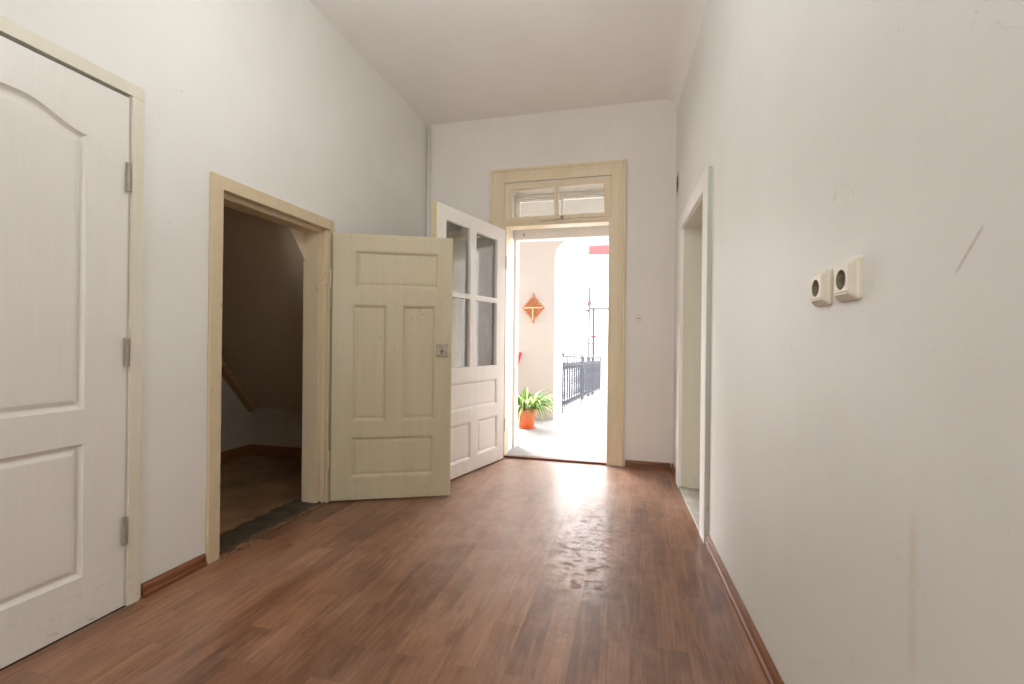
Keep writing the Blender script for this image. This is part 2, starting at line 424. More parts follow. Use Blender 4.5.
# unseen box added behind the closed door to stop light leaks
mb = MB(); mb.box(XL-1.2, XL-1.1, .3, 1.48, -.1, 2.6); mb.box(XL-1.2, XL-TW, .2, .3, -.1, 2.6); mb.box(XL-1.2, XL-TW, 1.44, 1.498, -.1, 2.6)
mb.box(XL-1.2, XL-TW, .2, 1.498, 2.5, 2.6); mb.box(XL-1.2, XL-TW, .2, 1.498, -.1, -.005)
struct(mb.build('wall_light_stop', M_closet))
mb = MB()
grid_wall(mb, [XL-TW, 1.0], [0, 3.3], [(-1.15, -.188, 0, 2.49)], lambda u, t, z: (u, t, z), YF, YF+FT)
struct(mb.build('wall_far', M_far))
RO0, RO1, ROZ = 2.80, 3.66, 1.90          # right opening
mb = MB()
grid_wall(mb, [YB, YF], [0, ZC], [(RO0, RO1, 0, ROZ)], lambda u, t, z: (XR(u)+t, u, z), 0, .48)
struct(mb.build('wall_right', M_right))
# passage behind the right opening
mb = MB()
mb.box(.86, 1.9, RO1, RO1+.1, -.02, 2.4); mb.box(.9, 1.9, RO0-1.2, RO0-1.1, -.02, 2.4); mb.box(1.9, 2.0, RO0-1.2, RO1+.1, -.02, 2.4)
mb.box(.8, 2.0, RO0-1.2, RO1+.1, 2.4, 2.5)
struct(mb.build('wall_passage', M_reveal))
mb = MB()
mb.quad((XR(RO0)+.012, RO0, .004), (2.0, RO0-1.2, .004), (2.0, RO1, .004), (XR(RO1)+.012, RO1, .004))
mb.quad((XR(RO0)+.012, RO0, -.1), (XR(RO1)+.012, RO1, -.1), (2.0, RO1, -.1), (2.0, RO0-1.2, -.1))
struct(mb.build('floor_passage', M_tile))
# wall behind the camera; its unseen window is added for fill light
mb = MB()
grid_wall(mb, [XL-TW, 1.1], [0, ZC], [(-1.35, .05, .95, 2.75)], lambda u, t, z: (u, t, z), YB, YB-.3)
struct(mb.build('wall_back', M_left))
w = empty('window_fill', (-.65, YB-.12, .95)); struct(w)
mb = MB(); grid_wall(mb, [-.70, .70], [0, 1.8], [(-.63, -.03, .07, 1.2), (.03, .63, .07, 1.2), (-.63, -.03, 1.27, 1.73), (.03, .63, 1.27, 1.73)], lambda u, t, z: (u, t, z), -.03, .03)
mb.build('window_frame', M_outer, w, bevel=.004)  # frame of the added unseen fill window
for u0, u1, z0, z1 in ((-.63, -.03, .07, 1.2), (.03, .63, .07, 1.2), (-.63, -.03, 1.27, 1.73), (.03, .63, 1.27, 1.73)):
    mb = MB(); mb.box(u0, u1, -.003, .003, z0, z1); mb.build('pane', M_glass, w)

# ---------------------------------------------------------------- closet under the stairs
CX0, CX1, CY0, CY1 = -3.34, XL-TW, 1.5, 3.57
mb = MB()
mb.box(CX0-.1, CX0, CY0-.1, CY1+.1, 0, 2.5); mb.box(CX0, CX1, CY1, CY1+.1, 0, 2.5); mb.box(CX0, CX1, CY0-.1, CY0, 0, 2.5)
struct(mb.build('wall_closet', M_closet))
mb = MB()
def sz(y): return .432 + (CY1 - y) * 1.19
ytop = CY1 - (2.45-.432)/1.19
mb.prism([(CY1, sz(CY1)), (ytop, 2.45), (CY0-.1, 2.45), (CY0-.1, 2.6), (CY1+.05, 2.6)], [lambda a, b: (CX0, a, b), lambda a, b: (CX1, a, b)])
struct(mb.build('ceiling_closet', M_soffit))
mb = MB(); mb.box(CX0, XL-.003, CY0, CY1, -.1, .0035); struct(mb.build('floor_closet', M_closetfloor))
mb = MB(); mb.prism([(0, 0), (.018, 0), (.018, .085), (.012, .098), (0, .098)], [lambda a, b: (CX0+a, CY0, b+.006), lambda a, b: (CX0+a, CY1, b+.006)])
struct(mb.build('baseboard_closet_back', M_closetbase))
mb = MB(); mb.prism([(0, 0), (.018, 0), (.018, .085), (.012, .098), (0, .098)], [lambda a, b: (CX0+.018, CY1-a, b+.006), lambda a, b: (CX1, CY1-a, b+.006)])
struct(mb.build('baseboard_closet_side', M_closetbase))
# batten nailed along the slope on the back wall
mb = MB()
ya, yb = 2.55, CY1-.04
mb.prism([(0, 0), (.075, 0), (.075, -.05), (0, -.05)], [lambda a, b: (CX0+a, ya, sz(ya)-.005+b*1.5), lambda a, b: (CX0+a, yb, sz(yb)-.005+b*1.5)])
struct(mb.build('trim_4', M_batten))
# worn sill between hall and closet
mb = MB(); rnd = random.Random(3)
n = 22; xs0, xs1 = XL-.195, XL+.004
prev = None
for i in range(n+1):
    y = 1.852 + (2.656-1.852)*i/n
    x1 = xs1 - rnd.random()*.016 ; x0 = xs0 - rnd.random()*.025; zt = .009 + rnd.random()*.006
    cur = [(x0, y, .0062), (x0+.02, y, zt), (x1-.02, y, zt), (x1, y, .001)]
    if prev:
        for a in range(3): mb.quad(prev[a], prev[a+1], cur[a+1], cur[a])
    prev = cur
struct(mb.build('trim_5', M_sill))
mb = MB(); rnd = random.Random(5)
for i in range(150):
    y = rnd.uniform(1.84, 2.66); x = XL + rnd.gauss(-.005, .022); r = rnd.uniform(.0015, .005)*(1.6 if rnd.random() < .1 else 1)
    z = r*.6 + (.012 if x < XL-.015 else 0)
    bmesh.ops.create_icosphere(mb.bm, subdivisions=1, radius=r, matrix=Matrix.Translation((x, y, z)) @ Matrix.Rotation(rnd.random()*6, 4, (rnd.random(), rnd.random(), 1)) @ Matrix.Diagonal((1, rnd.uniform(.6, 1.6), .7, 1)))
tag(mb.build('rubble', M_rubble, doubles=False), 'brown crumbs of plaster and dirt along the closet threshold', 'debris', kind='stuff')

# ---------------------------------------------------------------- baseboards
BP = [(0, 0), (.020, 0), (.020, .016), (.013, .020), (.012, .046), (.008, .055), (0, .055)]
def baseboard(name, p0, p1, nrm, m):
    p0, p1, nrm = Vector(p0), Vector(p1), Vector(nrm).normalized(); mb = MB()
    mb.prism(BP, [lambda a, b: p0 + nrm*a + Vector((0, 0, b)), lambda a, b: p1 + nrm*a + Vector((0, 0, b))])
    return struct(mb.build(name, m))
baseboard('baseboard_left', (XL, 1.486, 0), (XL, 1.775, 0), (1, 0, 0), M_base)
baseboard('baseboard_far', (-.055, YF, 0), (XR(YF)-.02, YF, 0), (0, -1, 0), M_base_x)
baseboard('baseboard_right', (XR(YB), YB, 0), (XR(2.655), 2.655, 0), (-1, B, 0), M_base)
baseboard('baseboard_right_2', (XR(3.80), 3.80, 0), (XR(YF), YF, 0), (-1, B, 0), M_base)

# ---------------------------------------------------------------- door 1: closed moulded white door
# casing
mb = MB()
def cas(mb, a0, a1, z0, z1, t0=0, t1=.014): mb.box(XL+t0, XL+t1, a0, a1, z0, z1)
Y1 = 1.417
mb.box(XL, XL+.014, Y1+.007, 1.470, 0, 1.997); mb.box(XL, XL+.014, .525, 1.470, 1.9975, 2.046); mb.box(XL, XL+.014, .525, .575, 0, 1.996)
mb.box(XL-TW, XL, Y1+.0005, 1.421, 0, 2.0); 
struct(mb.build('trim_6', M_trim_new, bevel=.002))
mb = MB(); mb.box(XL-.05, XL+.006, .575, 1.421, 0, .003); struct(mb.build('shade_strip', M_dark))  # near-black strip stands in for shade under the closed door
d1 = empty('door_1', (XL+.004, Y1, .005), math.radians(-90))
tag(d1, 'closed white moulded door with arched upper panel at left edge', 'door', kind='structure')
LW, LH = .833, 1.982
c = .4165; hw = .272
def arch(u):
    """top edge of the upper panel: shoulder, s-curve, crown"""
    s = min(1, abs(u - c) / hw); s = 1 - s
    t = min(1, s/.72); t = t*t*(3-2*t)
    return 1.776 + .062*t
NA = 28
ucol = [c + hw - 2*hw*i/NA for i in range(NA+1)]
uploop = [(c-hw, .787), (c+hw, .787)] + [(u, arch(u)) for u in ucol]
lowloop = rect(c-hw, c+hw, .182, .662)
for sgn, fy in ((1, 0.0), (-1, -.04)):
    pass
mb = MB()
def fq(u0, u1, z0, z1): mb.quad((u0, 0, z0), (u1, 0, z0), (u1, 0, z1), (u0, 0, z1))
fq(0, c-hw, 0, LH); fq(c+hw, LW, 0, LH); fq(c-hw, c+hw, 0, .182); fq(c-hw, c+hw, .662, .787)
for a, b2 in zip(ucol, ucol[1:]): mb.quad((b2, 0, arch(b2)), (a, 0, arch(a)), (a, 0, LH), (b2, 0, LH))
for q in (((0,0),(0,LH)), ((LW,0),(LW,LH)), ((0,0),(LW,0)), ((0,LH),(LW,LH))):
    (a0, z0), (a1, z1) = q; mb.quad((a0, 0, z0), (a1, 0, z1), (a1, -.04, z1), (a0, -.04, z0))
mb.quad((0, -.04, 0), (LW, -.04, 0), (LW, -.04, LH), (0, -.04, LH))
mb.build('door_leaf', M_door1, d1)
PR = [(0, 0), (.002, .004), (.012, .015), (.018, .016), (.021, .0135), (.034, .004), (.042, .003)]
for nm, lp in (('upper_panel', uploop), ('lower_panel', lowloop)):
    mb = MB(); ring_panel(mb, lp, PR, lambda d: -d); mb.build('panel', M_door1, d1)
for zc in (1.671, .990, .296):
    mb = MB(); X0 = .008
    prof = [(.0065, -.052), (.0065, -.003), (.0055, -.002), (.0055, .002), (.0065, .003), (.0065, .052)]
    mb.lathe([(.002, -.057)] + [(.0075, -.055), (.0075, -.049)] + prof + [(.0075, .049), (.0075, .055), (.002, .057)], (X0, .011, zc), 12)
    mb.build('hinge', M_steel, d1, smooth=False)
mb = MB(); mb.box(.755, .79, 0, .008, .93, 1.12); mb.tube([(.772, 0, 1.03), (.772, .045, 1.03), (.76, .05, 1.03), (.66, .05, 1.03)], .009, 10)
tag(mb.build('handle', M_steel, d1), 'steel lever handle')

# ---------------------------------------------------------------- closet frame and door 2
mb = MB()
ZO = 1.740   # clear height
mb.box(XL, XL+.018, 1.782, 1.846, 0, 1.829); mb.box(XL, XL+.018, 1.846, 2.664, 1.764, 1.829); mb.box(XL, XL+.018, 2.664, 2.712, 0, 1.829)
mb.box(XL-.03, XL, 1.846, 1.852, 0, 1.782); mb.box(XL-.03, XL, 2.656, 2.664, 0, 1.782); mb.box(XL-.03, XL, 1.846, 2.664, 1.764, 1.782)
# deeper lining, set in a rebate from the hall face
mb.box(XL-TW-.01, XL-.03, 1.846, 1.868, 0, 1.782); mb.box(XL-TW-.01, XL-.03, 2.618, 2.664, 0, 1.782); mb.box(XL-TW-.01, XL-.03, 1.868, 2.618, ZO, 1.782)
struct(mb.build('trim_7', M_trim, bevel=.003))
A2 = Vector((-1.883, 2.669)); B2 = Vector((-1.187, 2.995)); dv = B2 - A2; L2 = dv.length
d2 = empty('door_2', (A2.x, A2.y, .012), math.atan2(dv.y, dv.x))
tag(d2, 'open ivory five-panel wooden door swung out from the dark closet', 'door', kind='structure')
W2, H2, T2 = L2, 1.736, .035
P2 = [(.140, .674, 1.388, 1.625), (.128, .340, .514, 1.272), (.444, .657, .514, 1.272), (.124, .650, .147, .408)]
mb = MB(); grid_wall(mb, [0, W2], [0, H2], P2, lambda u, t, z: (u, t, z), 0, T2)
mb.build('door_leaf', M_leaf2, d2, bevel=.0025)
PR2 = [(0, .002), (.006, .003), (.014, .012), (.020, .013), (.022, .011), (.028, .0105), (.031, .0085)]
def panel2(u0, u1, z0, z1, par, m, T, s):
    mb = MB()
    ring_panel(mb, rect(u0, u1, z0, z1), PR2, (lambda d: d) if s > 0 else (lambda d: -d))
    ring_panel(mb, rect(u0, u1, z0, z1), PR2, (lambda d: T-d) if s > 0 else (lambda d: -T+d))
    return mb.build('panel', m, par)
for q in P2: panel2(*q, d2, M_leaf2, T2, 1)
# rim lock case
mb = MB(); mb.box(.664, .745, -.012, 0, .938, 1.022); mb.box(.668, .700, -.020, -.012, .944, 1.016); mb.box(.706, .722, -.018, -.012, .944, 1.016); mb.box(.726, .741, -.0155, -.012, .95, 1.01)
lk = mb.build('lock_case', M_old, d2, bevel=.003); tag(lk, 'small grey metal rim lock')
mb = MB(); mb.tube([(.703, -.02, .972), (.703, -.026, .972)], .005, 10); mb.build('keyhole', M_dark, lk)
for zc in (1.435, .262):
    mb = MB(); mb.tube([(-.012, -.004, zc-.055), (-.012, -.004, zc-.002)], .008, 10); mb.tube([(-.012, -.004, zc+.002), (-.012, -.004, zc+.05)], .008, 10)
    mb.tube([(-.012, -.004, zc+.05), (-.012, -.004, zc+.062)], [.009, .004], 10)
    mb.build('hinge', M_trim, d2)

# ---------------------------------------------------------------- far doorway: casing, transoms, frames
mb = MB()
def casing_leg(mb, xo, xi, z1, flip):
    s = 1 if xi > xo else -1
    w = abs(xi-xo)
    prof = [(0, 0), (0, .030), (.012, .036), (.022, .036), (.030, .026), (.040, .022), (.052, .022), (.058, .018), (w, .018), (w, 0)]
    mb.prism(prof, [lambda a, b: (xo+s*a, YF-b, 0), lambda a, b: (xo+s*a, YF-b, z1-a)])
    return prof
zt = 2.622; xo0, xo1, xi0, xi1 = -1.283, -.068, -1.148, -.190
p = casing_leg(mb, xo0, xi0, zt, 0); p = casing_leg(mb, xo1, xi1, zt, 1)
mb.prism(p, [lambda a, b: (xo0+a, YF-b, zt-a), lambda a, b: (xo1-a, YF-b, zt-a)])
# jambs and transom bar of the inner frame
mb.box(xi0, xi0+.022, YF-.012, YF+.14, 0, 2.487); mb.box(xi1-.022, xi1, YF-.012, YF+.14, 0, 2.487)
mb.box(xi0+.022, xi1-.022, YF-.016, YF+.12, 2.098, 2.142)
mb.box(xi0+.022, xi1-.022, YF-.026, YF-.016, 2.118, 2.134)
struct(mb.build('trim_8', M_trim_far, bevel=.002))
w1 = empty('window_1', ((xi0+xi1)/2, YF, 2.142)); struct(w1)
hw1 = (xi1-xi0)/2 - .002
mb = MB(); panes = [(-.413, -.022, .040, .292), (.010, .413, .040, .292)]
grid_wall(mb, [-hw1, hw1], [.002, .345], panes, lambda u, t, z: (u, t, z), -.015, .036)
mb.build('window_frame', M_trim_far, w1, bevel=.004)
for q in panes:
    mb = MB(); mb.box(q[0]-.004, q[1]+.004, .016, .020, q[2]-.004, q[3]+.004); mb.build('pane', M_glass, w1)
mb = MB(); mb.box(.035, .065, -.023, -.015, -.008, .03); mb.tube([(.05, -.022, .016), (.05, -.036, .012), (.05, -.04, -.006)], .006, 8); mb.tube([(.05, -.04, -.006), (-.06, -.034, -.012), (-.16, -.03, -.014)], [.006, .003, .002], 8)
tag(mb.build('latch', M_old, w1, bevel=.001), 'small metal turn latch')
# outer frame with its own transom sash
YO = YF + .36
mb = MB()
mb.box(-1.15, -1.118, YO-.015, YF+FT, 0, 2.49); mb.box(-.22, -.188, YO-.015, YF+FT, 0, 2.49)
mb.box(-1.15, -.188, YO-.02, YF+FT, 2.055, 2.15); mb.box(-1.118, -.22, YO-.015, YF+FT, 2.455, 2.49)
mb.box(-1.15, -1.136, YF+.14, YO-.05, 0, 2.05); mb.box(-1.15, -1.139, YF+.15, YO-.06, 2.12, 2.46)
struct(mb.build('trim_9', M_outer, bevel=.003))
w2 = empty('window_2', (-.669, YO, 2.15)); struct(w2)
mb = MB(); panes = [(-.425, -.022, .022, .282), (.006, .425, .022, .282)]
grid_wall(mb, [-.448, .448], [.002, .303], panes, lambda u, t, z: (u, t, z), 0, .04)
mb.build('window_frame', M_outer, w2, bevel=.003)
for q in panes:
    mb = MB(); mb.box(q[0]-.004, q[1]+.004, .018, .022, q[2]-.004, q[3]+.004); mb.build('pane', M_glass, w2)
mb = MB(); mb.tube([(-1.04, YO-.02, 2.11), (-1.04, YO-.05, 2.105), (-1.04, YO-.055, 2.085), (-1.03, YO-.045, 2.078)], .005, 8)
tag(mb.build('hook', M_old), 'small metal hook on the white outer lintel over the doorway', 'hook')
# threshold
mb = MB(); mb.box(xi0+.001, xi1-.001, YF-.01, YF+.05, 0, .018); struct(mb.build('trim_10', M_thresh, bevel=.004))
mb = MB(); mb.box(-1.149, -.189, YF+.05, YF+FT, -.08, .016); struct(mb.build('trim_11', M_gal, bevel=.003))

# ---------------------------------------------------------------- door 3: open half-glazed door
A3 = Vector((-1.112, 4.103)); D3 = Vector((-1.369, 3.142)) - A3
d3 = empty('door_3', (A3.x, A3.y, .010), math.atan2(D3.y, D3.x))
tag(d3, 'open white half-glazed door with four panes beside bright doorway', 'door', kind='structure')
W3, H3, T3 = .993, 2.045, .042
G3 = [(.150, .480, 1.420, 1.930), (.560, .880, 1.420, 1.940), (.150, .480, .840, 1.378), (.560, .880, .840, 1.378)]
Q3 = [(.140, .885, .505, .722), (.125, .428, .118, .402), (.535, .885, .108, .402)]
mb = MB(); grid_wall(mb, [0.012, W3], [0, H3], G3 + Q3, lambda u, t, z: (u, t, z), 0, -T3)
lf = mb.build('door_leaf', M_leaf3, d3, bevel=.004)
mb = MB(); mb.box(W3-.0005, W3+.0015, -T3+.002, -.002, 0, H3); tag(mb.build('leaf_edge', M_edge3, d3), 'yellowed unpainted edge of the door')
for q in Q3: panel2(*q, d3, M_leaf3, T3, -1)
for q in G3:
    mb = MB(); mb.box(q[0]-.003, q[1]+.003, -.026, -.022, q[2]-.003, q[3]+.003); mb.build('pane', M_glass, d3)
mb = MB(); mb.box(.90, .94, -T3-.008, -T3, .93, 1.13); mb.tube([(.92, -T3, 1.06), (.92, -T3-.05, 1.06), (.905, -T3-.055, 1.06), (.80, -T3-.055, 1.06)], .009, 10)
tag(mb.build('handle', M_steel, d3), 'steel lever handle')
for zc in (1.75, .3):
    mb = MB(); mb.tube([(.002, .004, zc-.06), (.002, .004, zc+.06)], .009, 10); mb.build('hinge', M_leaf3, d3)
# lace curtains gathered behind the glass
M3 = Matrix.Translation((A3.x, A3.y, .010)) @ Matrix.Rotation(math.atan2(D3.y, D3.x), 4, 'Z')
def curtain(u0, u1, z0, z1, label, seed):
    r = random.Random(seed); root = empty('lace_curtain', M3 @ Vector(((u0+u1)/2, -T3-.019, z0)), math.atan2(D3.y, D3.x))
    tag(root, label, 'curtain', 'lace curtains behind the glazed door')
    mb = MB(); nu, nz = 120, 24; w = u1-u0
    ph = [r.uniform(0, 6) for _ in range(4)]; vs = []
    for j in range(nz+1):
        t = j/nz; z = (z1-z0)*t; row = []
        for i in range(nu+1):
            x = i/nu
            g = .0095*math.sin(x*w*150+ph[0]+.6*math.sin(t*3)) + .0028*math.sin(x*w*67+ph[1]+t*2) + .002*math.sin(x*w*310+ph[2])
            sc_ = .018*abs(math.sin(x*w*22)) * max(0, 1-t*12)
            sag = .0*math.sin(math.pi*x)*max(0, t*10-9)
            row.append(mb.bm.verts.new((-w/2 + w*x + .008*math.sin(t*4+ph[3])*math.sin(x*3), g, z + sc_ - sag)))
        vs.append(row)
    for a, b in zip(vs, vs[1:]):
        for i in range(nu): mb.bm.faces.new((a[i], a[i+1], b[i+1], b[i]))
    o = mb.build('cloth', M_lace, root, smooth=True, doubles=False)
    mb = MB(); mb.tube([(-w/2-.02, 0, z1-z0-.012), (w/2+.02, 0, z1-z0-.012)], .0045, 8); mb.build('rod', M_old, root)
curtain(.085, .530, .78, 2.02, 'lace curtain behind the panes next to the hinges of glazed door', 1)
curtain(.600, .945, .78, 2.02, 'lace curtain behind the panes on free side of glazed door', 2)

# ---------------------------------------------------------------- right opening casing
mb = MB(); mg = MB()
CT = .024
def rb(mb, y0, y1, z0, z1, t0, t1):
    P = [(XR(y)+t, y, z) for y in (y0, y1) for t in (t0, t1) for z in (z0, z1)]
    v = [mb.bm.verts.new(q) for q in P]
    for f in ((0,1,3,2),(4,6,7,5),(0,4,5,1),(2,3,7,6),(0,2,6,4),(1,5,7,3)): mb.bm.faces.new([v[i] for i in f])
rb(mb, 2.672, 2.80, 0, 1.995, -CT, 0); rb(mb, 2.80, 3.66, 1.90, 1.995, -CT, 0); rb(mb, 3.66, 3.79, 0, 1.995, -CT, 0)
struct(mb.build('trim_12', M_outer, bevel=.002))
rb(mg, 2.668, 2.672, 0, 1.99, -CT+.003, 0)
struct(mg.build('trim_13', M_greenedge))
mb = MB()   # painted lining of the deep reveal
rb(mb, RO1-.006, RO1, .004, ROZ, -.001, .48); rb(mb, RO0, RO0+.006, .004, ROZ, -.001, .48); rb(mb, RO0, RO1, ROZ-.006, ROZ, -.001, .48)
struct(mb.build('trim_14', M_reveal))
mb = MB(); rb(mb, RO0+.006, RO1-.006, 0, .012, -.02, .035); struct(mb.build('trim_15', M_tile, bevel=.003))

# ---------------------------------------------------------------- sockets, switch, hole, pipe
def socket(name, y, z, s, label):
    root = empty(name, (XR(y), y, z), math.atan2(B, -1) )      # local +x points into the room? set below
    root.rotation_euler = (0, 0, math.atan2(B, -1))
    tag(root, label, 'socket', 'two wall sockets on the right wall')
    # local frame: +x out of the wall, y along it, z up
    mb = MB(); hs = s/2
    loops = [(0, hs), (.007, hs), (.010, hs*.97), (.020, hs*.74), (.022, hs*.70)]
    rings = []
    for x, h_ in loops:
        ring = []
        rr = .18*h_
        for cx, cz, a0 in ((1, 1, 0), (-1, 1, 90), (-1, -1, 180), (1, -1, 270)):
            for q in range(4):
                a = math.radians(a0+30*q); ring.append(mb.bm.verts.new((x, cx*(h_-rr)+rr*math.cos(a), cz*(h_-rr)*1.02+rr*math.sin(a))))
        rings.append(ring)
    n = len(rings[0])
    for r0, r1 in zip(rings, rings[1:]):
        for i in range(n): mb.bm.faces.new((r0[i], r0[(i+1) % n], r1[(i+1) % n], r1[i]))
    # front face with round recess
    FF = .022; R = .0225*s/.092; m_ = 32
    circ = [mb.bm.verts.new((FF, R*math.cos(2*math.pi*k/m_), R*math.sin(2*math.pi*k/m_))) for k in range(m_)]
    e = []
    lay = rings[-1]
    edges = [mb.bm.edges.get((lay[i], lay[(i+1) % n])) for i in range(n)] + [mb.bm.edges.new((circ[k], circ[(k+1) % m_])) for k in range(m_)]
    bmesh.ops.triangle_fill(mb.bm, edges=edges, use_beauty=True)
    mb.build('cover', M_socket, root)
    mb = MB(); Mx = Matrix.Rotation(math.radians(90), 4, 'Y')
    rr = [(R, FF), (R*.97, .012), (R*.96, .006)]
    rings = [[mb.bm.verts.new((x, r_*math.cos(2*math.pi*k/m_), r_*math.sin(2*math.pi*k/m_))) for k in range(m_)] for r_, x in rr]
    for r0, r1 in zip(rings, rings[1:]):
        for k in range(m_): mb.bm.faces.new((r0[k], r0[(k+1) % m_], r1[(k+1) % m_], r1[k]))
    mb.bm.faces.new(rings[-1])
    well = mb.build('recess', M_well, root)
    for dy in (-.009, .009):
        mb = MB(); mb.tube([(.0060, dy, 0), (.0066, dy, 0)], .0028, 10); mb.build('pin_hole', M_dark, well)
    mb = MB(); mb.box(.006, .014, -.003, .003, R*.80, R*.955); mb.build('earth_contact', M_pin, well)
    mb = MB(); mb.box(.0218, .0245, -R*1.2, R*1.2, -hs*.62, -hs*.54); mb.build('lower_lip', M_socket, root, bevel=.001)
    return root
socket('wall_socket', 1.303, 1.190, .086, 'cream wall socket nearer the side doorway, left of the pair')
socket('wall_socket', 1.172, 1.193, .090, 'cream wall socket farther from the side doorway, right of the pair')

sw = empty('light_switch', (.047, YF, 1.268)); tag(sw, 'small pale light switch beside the bright doorway frame', 'light switch')
mb = MB(); mb.box(-.036, .036, -.010, 0, -.036, .036); mb.build('plate', M_far, sw, bevel=.004)
mb = MB(); mb.box(-.024, .024, -.017, -.010, -.002, .024); mb.box(-.024, .024, -.013, -.010, -.024, -.006); mb.build('rocker', M_socket, sw, bevel=.002)
mb = MB(); mb.box(-.014, .014, -.0115, -.010, -.007, -.002); mb.build('slot', M_dark, sw)

# ragged hole high on the right wall
hole = empty('wall_hole', (XR(4.03), 4.03, 2.345), math.atan2(B, -1)); tag(hole, 'dark ragged flue hole with pale torn edge near ceiling', 'hole')
rnd = random.Random(4)
def ragged(rz, ry, n=26, j=.12): return [((1+rnd.uniform(-j, j))*ry*math.cos(2*math.pi*k/n), (1+rnd.uniform(-j, j))*rz*math.sin(2*math.pi*k/n)) for k in range(n)]
o1 = ragged(.108, .095); i1 = ragged(.082, .066)
mb = MB()
ra = [mb.bm.verts.new((.0012, y, z)) for y, z in o1]; rb_ = [mb.bm.verts.new((.007, y, z)) for y, z in i1]; rc = [mb.bm.verts.new((.0015, y*.96, z*.96)) for y, z in i1]
for a, b in ((ra, rb_), (rb_, rc)):
    for i in range(len(a)): mb.bm.faces.new((a[i], a[(i+1) % len(a)], b[(i+1) % len(a)], b[i]))
mb.build('torn_edge', M_paper, hole)
mb = MB(); mb.bm.faces.new([mb.bm.verts.new((.0022, y*.97, z*.97)) for y, z in i1]); mb.build('opening', M_dark, hole)

# thin pipe in the far left corner
mb = MB(); mb.tube([(XL+.028, YF-.022, .0), (XL+.028, YF-.022, ZC-.03)], .012, 10); struct(mb.build('trim_16', M_far, smooth=True))

# ---------------------------------------------------------------- the gallery outside
GY = 6.45
def gz(y): return -.02 if y < 7.1 else -.02 - (y-7.1)*.027
mb = MB(); mb.quad((-4, YF+FT, -.02), (3, YF+FT, -.02), (3, 7.1, -.02), (-4, 7.1, -.02)); mb.quad((-1.12, 7.1, -.02), (3, 7.1, -.02), (3, 15, gz(15)), (-.62, 15, gz(15)))
mb.quad((-4, YF+FT, -.25), (-4, 7.1, -.25), (3, 7.1, -.25), (3, YF+FT, -.25)); mb.quad((-4, 7.1, -.02), (-1.12, 7.1, -.02), (-1.12, 7.1, -.25), (-4, 7.1, -.25))
mb.quad((-1.12, 7.1, -.02), (-.62, 15, gz(15)), (-.62, 15, gz(15)-.25), (-1.12, 7.1, -.25))
struct(mb.build('floor_gallery', M_gal))
# pier with arched passage
mb = MB()
arc = [(-1.05, -.02), (-1.05, 2.24)] + [(-1.05+.30-.30*math.cos(a), 2.24+.24*math.sin(a)) for a in [math.pi/2*i/10 for i in range(1, 11)]] + \
      [(.45, 2.484)] + [(.75-.30+.30*math.sin(a), 2.24+.24*math.cos(a)) for a in [math.pi/2*i/10 for i in range(1, 11)]] + [(.75, -.02)]
outl = [(-1.75, -.02)] + arc + [(2.6, -.02), (2.6, 3.9), (-1.75, 3.9)]
# build as strips: left leg, arch band, right leg
def slab(pts):
    f = [mb.bm.verts.new((x, GY, z)) for x, z in pts]; b = [mb.bm.verts.new((x, GY+.3, z)) for x, z in pts]
    mb.bm.faces.new(f); mb.bm.faces.new(list(reversed(b)))
    for i in range(len(pts)): mb.bm.faces.new((f[i], f[(i+1) % len(pts)], b[(i+1) % len(pts)], b[i]))
slab(outl)
struct(mb.build('wall_gallery', M_pier, doubles=False))
mb = MB()  # unseen end walls and lintel added to hold light off the pier
for gx in (-3.2, 2.6): grid_wall(mb, [YF+FT, GY+.3], [-.02, 3.55], [(4.85, 6.35, (1.3 if gx < 0 else .6), (2.4 if gx < 0 else 3.0))], lambda u, t, z: (t, u, z), gx, gx+.2)
mb.box(-3.2, -1.70, GY+.02, GY+.28, 3.2, 3.9); struct(mb.build('wall_gallery_baffles', M_pier))
mb = MB(); mb.box(-3.2, 3.0, YF+FT, GY+.3, 3.55, 3.7); struct(mb.build('ceiling_gallery', M_outer))
mb = MB(); mb.box(-4, XL-TW, YF+.1, YF+FT, -.02, 4.4); mb.box(1.0, 3.0, YF+.1, YF+FT, -.02, 4.4); mb.box(XL-TW, 1.0, YF+.1, YF+FT, 3.3, 4.4); struct(mb.build('wall_facade', M_facade))

# pot plant
pp = empty('potted_plant', (-1.285, 5.80, -.02)); tag(pp, 'green spider plant in an orange pot outside the doorway', 'plant')
mb = MB(); mb.lathe([(.082, 0), (.090, .004), (.112, .185), (.114, .188), (.126, .190), (.129, .230), (.122, .232), (.112, .205)], (0,0,.012), 40)
mb.build('pot', M_pot, pp, smooth=True)
mb = MB(); mb.lathe([(.105, 0), (.120, .014), (.116, .016), (.10, .008)], (0,0,0), 36); mb.build('saucer', M_pot, pp)
mb = MB(); mb.lathe([(.02, .214), (.112, .212), (.110, .206), (.02, .205)], (0,0,0), 24); mb.build('soil', M_soil, pp)
def leaf(mb, base, ang, length, rise, droop, width, rnd, n=9):
    d = Vector((math.cos(ang), math.sin(ang), 0)); s = Vector((-d.y, d.x, 0)); rows = []
    tw = rnd.uniform(-.5, .5)
    for i in range(n+1):
        t = i/n
        p = Vector(base) + d*length*(t - .18*t*t*t) + Vector((0, 0, rise*math.sin(math.pi*min(1, t*.95)*.62) - droop*t**2.6))
        wd = width*(math.sin(math.pi*min(1, .12+t*.88))**.7)*(1 if t < .6 else 1-(t-.6)/.42)
        sw_ = (s*math.cos(tw*t) + Vector((0, 0, 1))*math.sin(tw*t))
        c_ = Vector((0, 0, -.25*wd))
        rows.append([mb.bm.verts.new(p - sw_*wd), mb.bm.verts.new(p + c_), mb.bm.verts.new(p + sw_*wd)])
    for a, b in zip(rows, rows[1:]):
        for q in range(2): mb.bm.faces.new((a[q], a[q+1], b[q+1], b[q]))
